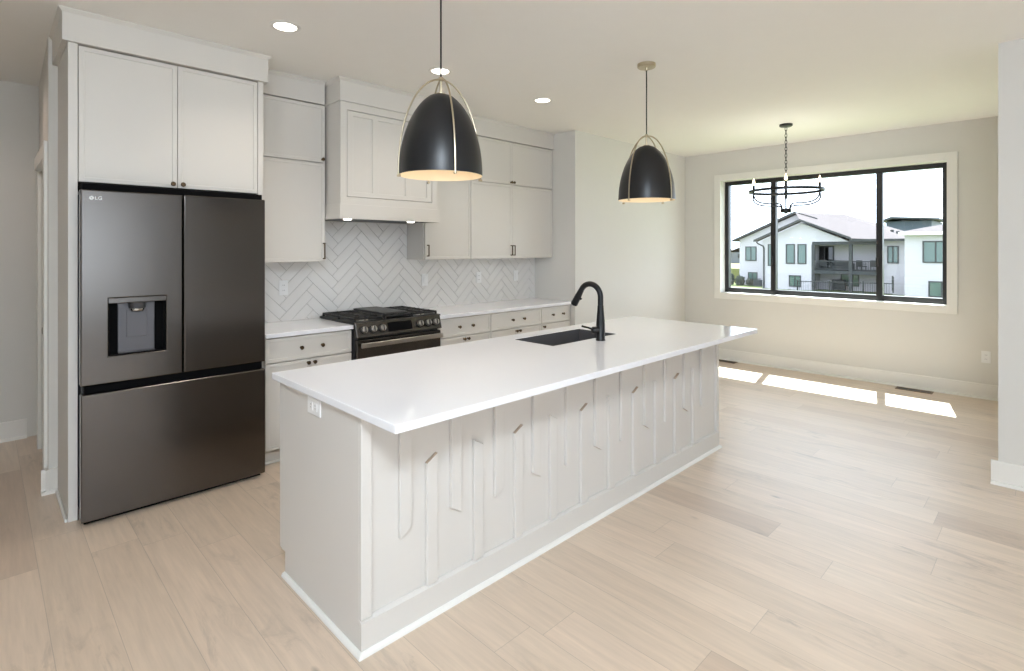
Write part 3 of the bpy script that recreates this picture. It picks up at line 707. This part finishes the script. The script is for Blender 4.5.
# ------------------------------------------------------------------ pendants
def pendant(x, y, rot, label):
    zr, Rr, H_ = 1.80, 0.192, 0.385
    t = thing('pendant_light', (x, y, CEIL), label, 'pendant lamp', 'black dome pendants over the island')
    bm = bmesh.new(); lathe(bm, [(0, 0), (0.0625, 0), (0.0625, -0.020), (0.058, -0.025), (0.012, -0.026), (0.010, -0.045), (0, -0.045)], (x, y, CEIL-0.001), 28); obj('canopy', bm, 'brass', t, smooth=True)
    bm = bmesh.new(); tube(bm, [(x, y, CEIL-0.03), (x, y, 2.245)], 0.0042, 8); obj('cord', bm, 'black', t, smooth=True)
    N = 20
    outp = []
    for i in range(N+1):
        h = H_*i/N; s = i/N
        outp.append((Rr*(1-s**2.05)**0.56 if s < 1 else 0.0, h))
    inp = [(max(r-0.004, 0), h-0.004) for r, h in outp]
    bm = bmesh.new(); lathe(bm, outp, (x, y, zr), 48)
    obj('shade', bm, 'shade_black', t, smooth=True)
    bm = bmesh.new(); lathe(bm, [(Rr, 0), (Rr-0.004, 0.0)]+[(max(r-0.004, 0.0), max(h-0.003, 0.0)) for r, h in outp[1:]], (x, y, zr), 48)
    obj('shade_lining', bm, 'shade_in', t, smooth=True)
    bm = bmesh.new(); lathe(bm, [(0, 0.455), (0.010, 0.455), (0.012, 0.44), (0.006, 0.435), (0.006, 0.38), (0, 0.38)], (x, y, zr), 16); obj('stem', bm, 'brass', t, smooth=True)
    bm = bmesh.new(); lathe(bm, [(0, 0.38), (0.022, 0.38), (0.022, 0.29), (0, 0.29)], (x, y, zr), 16); obj('lamp_socket', bm, 'brass', t, smooth=True)
    bm = bmesh.new(); lathe(bm, [(0, 0.15), (0.022, 0.155), (0.033, 0.175), (0.034, 0.20), (0.026, 0.23), (0.014, 0.26), (0.013, 0.29), (0, 0.29)], (x, y, zr), 20); obj('bulb', bm, 'bulb', t, smooth=True)
    light('pendant_lamp', 'POINT', (x, y, zr+0.12), 0.3, (1, 0.88, 0.70), shadow_soft_size=0.04)
    light('pendant_reflector_lamp', 'SPOT', (x, y, zr+0.14), 6, (1, 0.92, 0.80), aim=(0, 0, -1), spot_size=2.2, spot_blend=1.0, shadow_soft_size=0.03)
    for k in range(4):
        a = rot+k*PI/2; pts = []
        # strap: from the hub, bowing out past the shoulder, down to the rim
        for i in range(19):
            s = i/18; h = 0.448-0.452*s
            th_ = s*PI/2
            r = (Rr+0.006)*math.sin(th_)**1.0 if s < 1 else Rr+0.006
            hh = 0.448*math.cos(th_)**0.95 - 0.004
            pts.append((x+r*math.cos(a), y+r*math.sin(a), zr+hh))
        pts[0] = (x+0.004*math.cos(a), y+0.004*math.sin(a), zr+0.446)
        pts.append((x+(Rr+0.006)*math.cos(a), y+(Rr+0.006)*math.sin(a), zr-0.012))
        bm = bmesh.new(); tube(bm, pts, 0.0042, 8)
        s_ = obj('strap', bm, 'brass', t, smooth=True)
        bm = bmesh.new(); lathe(bm, [(0, 0), (0.006, 0), (0.006, 0.016), (0, 0.017)], (x+(Rr-0.004)*math.cos(a), y+(Rr-0.004)*math.sin(a), zr-0.009), 10, axis=(math.cos(a), math.sin(a), 0)); obj('rivet', bm, 'brass', s_)
pendant(1.510, 2.0, math.radians(-109), 'black dome pendant with brass straps over the near end of the island')
pendant(3.278, 2.0, math.radians(176), 'black dome pendant with brass straps over the far end of the island')

# ------------------------------------------------------------------ chandelier
hx_, hy_ = 5.885, 1.963
ch = thing('chandelier', (hx_, hy_, CEIL), 'black ring chandelier with candle bulbs hanging before the window', 'chandelier')
bm = bmesh.new(); lathe(bm, [(0, 0), (0.062, 0), (0.062, -0.018), (0.05, -0.026), (0, -0.028)], (hx_, hy_, CEIL-0.001), 24); obj('canopy', bm, 'black', ch, smooth=True)
nl = 15; za, zb = 2.712, 2.20; lk = (za-zb)/nl
for k in range(nl):
    bm = bmesh.new(); zc_ = za-(k+0.5)*lk; hl = lk*0.68; pts = []
    for i in range(14):
        t_ = 2*PI*i/14; r = 0.010*math.cos(t_); h = hl*math.sin(t_)
        pts.append((hx_+(r if k % 2 else 0), hy_+(0 if k % 2 else r), zc_+h))
    tube(bm, pts, 0.0028, 6, closed=True); obj('chain_link', bm, 'black', ch, smooth=True)
bm = bmesh.new(); tube(bm, [(hx_, hy_, 2.215), (hx_, hy_, 1.88)], 0.008, 8); lathe(bm, [(0, 0), (0.014, 0.0), (0.014, 0.09), (0, 0.10)], (hx_, hy_, 1.98), 12); obj('stem', bm, 'black', ch, smooth=True)
bm = bmesh.new(); lathe(bm, [(0, 0), (0.012, 0.002), (0.014, 0.012), (0.05, 0.014), (0.052, 0.05), (0.03, 0.056), (0, 0.058)], (hx_, hy_, 1.822), 24); obj('hub', bm, 'black', ch, smooth=True)
zr = 2.058; RR = 0.345
bm = bmesh.new()
rg_ = [(RR-0.006, -0.013), (RR+0.006, -0.013), (RR+0.006, 0.013), (RR-0.006, 0.013), (RR-0.006, -0.013)]
lathe(bm, rg_, (hx_, hy_, zr), 64); obj('ring', bm, 'black', ch, smooth=True)
az = math.radians(18.4)
for k in range(4):
    a = az+k*PI/2; ca, sa = math.cos(a), math.sin(a)
    P = [(0.035, 1.865), (0.038, 1.90), (0.055, 1.925), (0.09, 1.932), (0.15, 1.932), (0.22, 1.942), (0.27, 1.965), (0.296, 2.005), (0.302, 2.05), (0.302, 2.085)]
    def smooth_path(Q, n=5):
        out = []
        for i_ in range(len(Q)-1):
            p0, p1, p2, p3 = Q[max(i_-1, 0)], Q[i_], Q[i_+1], Q[min(i_+2, len(Q)-1)]
            for s_ in range(n):
                t_ = s_/n; out.append(tuple(0.5*((2*p1[c])+(-p0[c]+p2[c])*t_+(2*p0[c]-5*p1[c]+4*p2[c]-p3[c])*t_*t_+(-p0[c]+3*p1[c]-3*p2[c]+p3[c])*t_**3) for c in (0, 1)))
        return out+[Q[-1]]
    P2 = smooth_path([(r+(0.011 if 0 < i_ < len(P)-2 else 0), z-(0.024 if 1 < i_ < len(P)-2 else 0)) for i_, (r, z) in enumerate(P)]); P = smooth_path(P)
    bm = bmesh.new(); tube(bm, [(hx_+r*ca, hy_+r*sa, z) for r, z in P], 0.0078, 8); tube(bm, [(hx_+r*ca, hy_+r*sa, z) for r, z in P2], 0.0078, 8)
    tube(bm, [(hx_+0.302*ca, hy_+0.302*sa, zr), (hx_+0.342*ca, hy_+0.342*sa, zr)], 0.008, 8)
    ar = obj('arm', bm, 'black', ch, smooth=True)
    c0 = (hx_+0.302*ca, hy_+0.302*sa, 2.07)
    bm = bmesh.new(); lathe(bm, [(0, 0), (0.018, 0.0), (0.019, 0.008), (0.0125, 0.010), (0.0125, 0.062), (0, 0.063)], c0, 14); obj('candle_sleeve', bm, 'black', ar, smooth=True)
    bm = bmesh.new(); lathe(bm, [(0, 0.063), (0.009, 0.063), (0.0145, 0.082), (0.013, 0.098), (0.007, 0.118), (0.002, 0.134), (0, 0.134)], c0, 14); obj('bulb', bm, 'flame', ar, smooth=True)
    light('candle_lamp', 'POINT', (c0[0], c0[1], c0[2]+0.2), 1.2, (1, 0.96, 0.90), shadow_soft_size=0.03)

# ------------------------------------------------------------------ downlights
for (dx, dy, lb) in ((1.243, 3.118, 'round recessed downlight above the refrigerator end of the aisle'), (2.349, 3.118, 'round recessed downlight seen just behind the near pendant'), (3.437, 3.112, 'round recessed downlight between the two pendants')):
    t = thing('downlight', (dx, dy, CEIL), lb, 'ceiling light', 'recessed downlights along the kitchen aisle')
    bm = bmesh.new(); lathe(bm, [(0.062, -0.001), (0.062, -0.004), (0.082, -0.004), (0.086, 0), (0.062, 0)], (dx, dy, CEIL-0.001), 32); obj('trim_ring', bm, 'trim', t, smooth=True)
    bm = bmesh.new(); lathe(bm, [(0, 0), (0.0615, 0), (0.0615, -0.0025), (0, -0.0025)], (dx, dy, CEIL-0.001), 32); obj('lens', bm, 'can', t)
    light('downlight_lamp', 'SPOT', (dx, dy, CEIL-0.02), 19, (1, 0.89, 0.77), aim=(0, 0, -1), spot_size=2.3, spot_blend=0.8, shadow_soft_size=0.06)

light('added_hall_fill', 'SPOT', (-0.15, 4.7, 2.70), 9, (1, 0.80, 0.68), aim=(0, 0, -1), spot_size=2.6, spot_blend=0.8, shadow_soft_size=0.08)  # unseen spot added to warm and brighten the hall walls
# ------------------------------------------------------------------ floor registers
def register(cx, cy, label):
    t = thing('floor_register', (cx, cy, 0), label, 'floor vent')
    hx2, hy2 = 0.06, 0.155
    obj('frame', B((cx-hx2, cx+hx2, cy-hy2, cy-hy2+0.018, 0, 0.005), (cx-hx2, cx+hx2, cy+hy2-0.018, cy+hy2, 0, 0.005), (cx-hx2, cx-hx2+0.018, cy-hy2, cy+hy2, 0, 0.005), (cx+hx2-0.018, cx+hx2, cy-hy2, cy+hy2, 0, 0.005),
                (cx-hx2, cx+hx2, cy-0.055, cy-0.047, 0, 0.005), (cx-hx2, cx+hx2, cy+0.047, cy+0.055, 0, 0.005)), 'vent', t, bevel=0.001)
    obj('slot_bed', B((cx-hx2+0.018, cx+hx2-0.018, cy-hy2+0.018, cy+hy2-0.018, 0.0005, 0.001)), 'black', t)
    obj('louvres', B(*[(cx-hx2+0.018, cx+hx2-0.018, cy-hy2+0.03+k*0.02, cy-hy2+0.036+k*0.02, 0.001, 0.004) for k in range(13)]), 'black', t)
register(6.865, 1.045, 'dark metal floor register under the right part of the window')
register(6.880, 3.05, 'dark metal floor register by the island end, under the left of the window')

# ------------------------------------------------------------------ outside
GZ = -2.35
struct('ground', B((8, 120, -60, 110, GZ-0.3, GZ)), 'grass')
struct('ground_field', B((120, 260, -60, 200, GZ-0.3, GZ+0.02)), 'field')

def gable_bm(xa, xb, ya, yb, zb, ze, apex):
    """gable block: front wall in plane x=xa, ridge along x at apex=(y,z)"""
    bm = bmesh.new(); prism(bm, [(ya, zb), (yb, zb), (yb, ze), apex, (ya, ze)], 'x', xa, xb); return bm

def roof_bm(xa, xb, left, apex, right, th=0.22):
    bm = bmesh.new()
    for p, q in ((left, apex), (apex, right)):
        prism(bm, [p, q, (q[0], q[1]+th), (p[0], p[1]+th)], 'x', xa, xb)
    return bm

def outside_window(parent, X, ya, yb, za, zb, split=True):
    f = obj('window', B((X-0.06, X-0.001, ya, ya+0.09, za, zb), (X-0.06, X-0.001, yb-0.09, yb, za, zb), (X-0.06, X-0.001, ya+0.09, yb-0.09, za, za+0.09), (X-0.06, X-0.001, ya+0.09, yb-0.09, zb-0.09, zb),
                        *([(X-0.06, X-0.001, (ya+yb)/2-0.045, (ya+yb)/2+0.045, za+0.09, zb-0.09)] if split else [])), 'xtrim', parent)
    obj('pane', B((X-0.03, X-0.002, ya+0.09, yb-0.09, za+0.09, zb-0.09)), 'xglass', f)

nh = thing('neighbour_house', (58, 15, GZ), 'white gabled house with a covered balcony seen through the window', 'house')
XA = 54.0
# front gable (left of balcony recess) and its roof
bm = bmesh.new(); prism(bm, [(15.78, GZ), (20.15, GZ), (20.15, 2.25), (16.66, 3.85), (12.70, 2.05), (15.78, 2.05)], 'x', XA, 62); obj('front_wing', bm, 'siding', nh)
obj('front_roof', roof_bm(XA-0.5, XA+0.4, (20.75, 2.16), (16.66, 4.02), (12.60, 2.30), 0.10), 'roof', nh)
obj('front_fascia', roof_bm(XA-0.56, XA-0.5, (20.8, 2.12), (16.66, 4.0), (12.55, 2.25), 0.20), 'xtrim', nh)
# rear wing
obj('rear_wing', gable_bm(58.0, 70, 15, 24.03, GZ, 2.45, (18.4, 4.85)), 'siding', nh)
obj('rear_roof', roof_bm(57.5, 70, (24.62, 2.22), (18.4, 5.0), (16.33, 4.26), 0.10), 'roof', nh)
obj('rear_fascia', roof_bm(57.44, 57.5, (24.66, 2.18), (18.4, 4.98), (16.33, 4.24), 0.20), 'xtrim', nh)
# main block behind the balcony and its hipped roof
obj('main_wall', B((56.2, 72, 8.8, 15.78, GZ, 2.3)), 'siding', nh)
obj('side_wall', B((54.3, 58, 8.9, 10.45, GZ, 2.3)), 'siding', nh)
bm = bmesh.new()
e0 = [(XA-0.4, 12.62, 2.36), (XA-0.4, 8.6, 2.18), (73, 8.6, 2.18), (73, 15.5, 2.28)]
rv = [bm.verts.new(p) for p in e0]; ra = bm.verts.new((64.0, 15.57, 5.05)); rb = bm.verts.new((57.7, 18.4, 5.12)); rc = bm.verts.new((XA-0.4, 16.66, 4.10))
bm.faces.new((rv[0], rv[1], ra)); bm.faces.new((rv[1], rv[2], ra)); bm.faces.new((rv[0], ra, rb, rc)); bm.faces.new((rv[2], rv[3], rb, ra)); bm.faces.new((rv[3], rv[0], rc, rb)); bm.faces.new((rv[0], rv[3], rv[2], rv[1]))
obj('main_roof', bm, 'roof', nh)
obj('eave_fascia', B((XA-0.5, XA-0.42, 8.6, 12.7, 2.10, 2.30)), 'xtrim', nh)
for (vy, vx, vz) in ((13.3, 60.5, 4.1), (11.6, 60.0, 3.75), (10.6, 59.0, 3.3), (10.1, 58.6, 3.15)): obj('roof_vent', B((vx-0.12, vx+0.12, vy-0.12, vy+0.12, vz-0.6, vz-0.1)), 'xtrim', nh)
# balcony
obj('balcony_beam', B((XA, XA+0.25, 10.5, 15.78, 1.82, 2.10)), 'deck', nh)
obj('balcony_floor', B((XA, 56.2, 10.5, 15.78, -0.79, -0.47)), 'deck', nh)
for py_ in (15.68, 12.72, 10.62): obj('post', B((XA-0.03, XA+0.22, py_-0.13, py_+0.13, GZ, 1.82)), 'deck', nh)
rl = obj('railing', B((XA+0.05, XA+0.12, 10.6, 15.6, 0.32, 0.40), (XA+0.05, XA+0.12, 10.6, 15.6, -0.40, -0.34)), 'deck', nh)
obj('balusters', B(*[(XA+0.07, XA+0.10, 10.7+k*0.115-0.014, 10.7+k*0.115+0.014, -0.34, 0.32) for k in range(43)]), 'deck', rl)
bd = obj('balcony_door', B((56.12, 56.2, 14.55, 16.1, -0.47, 1.72)), 'xtrim', nh); obj('door_pane', B((56.10, 56.12, 14.65, 15.28, -0.3, 1.6), (56.10, 56.12, 15.37, 16.0, -0.3, 1.6)), 'blackglass', bd)
outside_window(nh, XA, 17.22, 18.01, 0.06, 1.91, False); outside_window(nh, XA, 16.24, 17.0, 0.06, 1.91, False)
outside_window(nh, XA, 16.70, 17.74, -2.07, -1.00); outside_window(nh, XA, 19.22, 19.64, -0.19, 1.92, False)
outside_window(nh, 58.0, 22.25, 23.40, 0.18, 1.71); outside_window(nh, 58.0, 22.15, 23.13, -2.02, -1.0)
outside_window(nh, 54.3, 9.30, 10.10, 0.24, 1.70); outside_window(nh, 56.2, 12.55, 14.0, -1.95, -0.85)
bm = bmesh.new(); tube(bm, [(XA-0.45, 20.55, 2.1), (XA-0.3, 20.45, 1.95), (XA-0.1, 20.05, 1.72), (XA-0.08, 20.0, 1.5), (XA-0.08, 20.0, -2.3), (XA-0.3, 20.2, -2.5)], 0.07, 8); obj('downspout', bm, 'xtrim', nh)

# balcony furniture
def patio_chair(x, y, z, rz, label):
    t = thing('patio_chair', (x, y, z), label, 'chair', 'dark chairs on the balcony'); t.rotation_euler = (0, 0, rz)
    def part(n, *bs):
        bm = B(*bs); bmesh.ops.translate(bm, verts=bm.verts, vec=Vector((x, y, z))); obj(n, bm, 'fence', t)
    part('seat', (-0.27, 0.27, -0.27, 0.27, 0.36, 0.44)); part('backrest', (0.20, 0.28, -0.27, 0.27, 0.44, 0.92))
    for sx in (-0.24, 0.22):
        for sy in (-0.24, 0.22): part('leg', (sx, sx+0.04, sy, sy+0.04, 0, 0.36))
    for sy in (-0.29, 0.25): part('armrest', (-0.25, 0.25, sy, sy+0.04, 0.58, 0.62))
patio_chair(55.0, 15.1, -0.47, 0.4, 'dark patio chair at the left end of the balcony')
patio_chair(54.9, 12.1, -0.47, 2.6, 'dark patio chair right of the balcony post')
patio_chair(55.0, 11.2, -0.47, 0.2, 'dark patio chair at the right end of the balcony')
so = thing('patio_sofa', (55.2, 13.6, -0.47), 'dark outdoor sofa on the balcony before the door', 'sofa')
obj('seat', B((54.8, 55.6, 12.9, 14.4, -0.35, -0.05)), 'fence', so); obj('backrest', B((55.5, 55.7, 12.9, 14.4, -0.05, 0.4)), 'fence', so)
for yy in (12.8, 14.35): obj('armrest', B((54.8, 55.6, yy, yy+0.15, -0.47, 0.15)), 'fence', so)
gr = thing('barbecue_grill', (55.6, 14.0, GZ), 'dark grill standing under the balcony', 'grill')
obj('firebox', B((55.35, 55.85, 13.45, 14.55, -1.75, -1.35)), 'fence', gr, bevel=0.08); obj('cart', B((55.4, 55.8, 13.5, 14.5, GZ+0.1, -1.75)), 'fence', gr)
for yy in (13.5, 14.42): obj('leg', B((55.5, 55.7, yy, yy+0.08, GZ, GZ+0.1)), 'fence', gr)

# house at right, nearer
rh = thing('neighbour_house', (54, 4, GZ), 'white house with a low pitched roof at the right edge of the window', 'house')
X2 = 50.0
obj('wall', B((X2, 64, -4.0, 8.2, GZ, 2.50)), 'siding', rh)
obj('soffit', B((X2-0.6, 64.6, -4.6, 8.5, 2.50, 2.72)), 'trim', rh)
bm = bmesh.new(); v = [bm.verts.new(p) for p in ((X2-0.6, -4.6, 2.72), (64.6, -4.6, 2.72), (64.6, 8.5, 2.72), (X2-0.6, 8.5, 2.72), (57, 1.6, 4.5), (58, 1.4, 4.5))]
for f in ((0, 1, 2, 3), (0, 3, 4), (3, 2, 5, 4), (2, 1, 5), (1, 0, 4, 5)): bm.faces.new([v[i] for i in f])
obj('roof', bm, 'roof', rh)
outside_window(rh, X2, 5.55, 7.10, 0.42, 2.04); outside_window(rh, X2, 5.2, 6.75, -2.1, -0.92)

# dark modern house farther back
mh = thing('modern_house', (100, 14, GZ), 'blue-grey flat-roofed house standing behind the white houses', 'house')
obj('wall', B((96, 106, 12.6, 18.0, GZ, 5.5)), 'modern', mh)
bm = bmesh.new(); prism(bm, [(11.6, 5.75), (17.2, 6.15), (18.6, 5.55), (18.5, 5.40), (17.0, 5.85), (11.6, 5.55)], 'x', 94.6, 107); obj('roof', bm, 'xtrim', mh)

# far left: fence, shrubs, cooling unit, distant houses
fe = thing('wooden_fence', (60, 26.5, GZ), 'green-tinted wooden fence left of the white house', 'fence')
obj('boards', B(*[(60, 60.06, 24.4+k*0.21, 24.4+k*0.21+0.19, GZ+0.05, -0.75) for k in range(22)]), 'wood_fence', fe)
for yy in (24.45, 26.3, 28.2): obj('post', B((60.06, 60.2, yy, yy+0.14, GZ, -0.62)), 'wood_fence', fe)
def bush(x, y, r, h, label):
    bm = bmesh.new(); bmesh.ops.create_icosphere(bm, subdivisions=4, radius=1.0)
    for v_ in bm.verts:
        k = 1+0.16*math.sin(9*v_.co.x+3*x)*math.sin(8*v_.co.y+y)+0.14*math.sin(11*v_.co.z+5*v_.co.x)+random.uniform(-0.09, 0.09)
        v_.co = Vector((v_.co.x*r*k, v_.co.y*r*k, max(0, v_.co.z+0.7)*h/1.7*k))
    bmesh.ops.translate(bm, verts=bm.verts, vec=Vector((x, y, GZ)))
    tag(obj('bush', bm, 'bush', base=(x, y, GZ)), label, 'bush', 'low bushes beside the white house')
bush(56.9, 24.6, 0.42, 1.15, 'leftmost low bush at the corner of the white house')
bush(56.8, 23.5, 0.42, 0.95, 'second low bush along the wall of the white house')
bush(56.9, 22.5, 0.34, 0.7, 'small bush before the low window of the white house')
ac = thing('cooling_unit', (56.9, 21.5, GZ), 'grey air conditioner unit on the grass by the white house', 'air conditioner')
obj('casing', B((56.5, 57.3, 21.2, 22.0, GZ, -1.75)), 'acunit', ac, bevel=0.03); obj('fan_grille', B(*[(56.47, 56.5, 21.25, 21.95, GZ+0.12+k*0.09, GZ+0.16+k*0.09) for k in range(8)]), 'fence', ac)
for (hy, hz, lb) in ((58.0, 1.6, 'grey distant house at the far left edge of the window'), (66.5, 2.2, 'taller grey distant house at the far left edge')):
    t = thing('distant_house', (145, hy, GZ), lb, 'house')
    obj('wall', B((140, 150, hy-2.6, hy+2.6, GZ, 0.6)), 'fardark', t); obj('roof', roof_bm(139.5, 150.5, (hy-3, 0.5), (hy, hz), (hy+3, 0.5), 0.2), 'roof', t)
    obj('window', B((139.9, 140, hy-1.2, hy+0.4, -0.9, 0.1)), 'blackglass', t)

# metal fences in the yard
def metal_fence(x0, y0, x1, y1, z0, h, label, n=14):
    t = thing('metal_fence', (x0, y0, z0), label, 'fence')
    d = Vector((x1-x0, y1-y0, 0)); ln = d.length; d.normalize()
    bm = bmesh.new()
    for zz in (z0+0.15, z0+h-0.06): tube(bm, [(x0, y0, zz), (x1, y1, zz)], 0.035, 6)
    obj('rails', bm, 'fence', t)
    bm = bmesh.new()
    for k in range(1, int(ln/0.16)):
        p = Vector((x0, y0, 0))+d*0.16*k; tube(bm, [(p.x, p.y, z0+0.1), (p.x, p.y, z0+h)], 0.012, 4)
    obj('pickets', bm, 'fence', t)
    for k in range(int(ln/2.4)+1):
        p = Vector((x0, y0, 0))+d*2.4*k; obj('post', B((p.x-0.05, p.x+0.05, p.y-0.05, p.y+0.05, z0, z0+h+0.08)), 'fence', t)
metal_fence(50.5, 15.9, 52.5, 9.4, GZ, 1.05, 'dark metal fence running below the balcony')
metal_fence(53.6, 9.6, 49.2, 8.75, GZ+0.35, 1.15, 'dark picket fence between the two white houses')
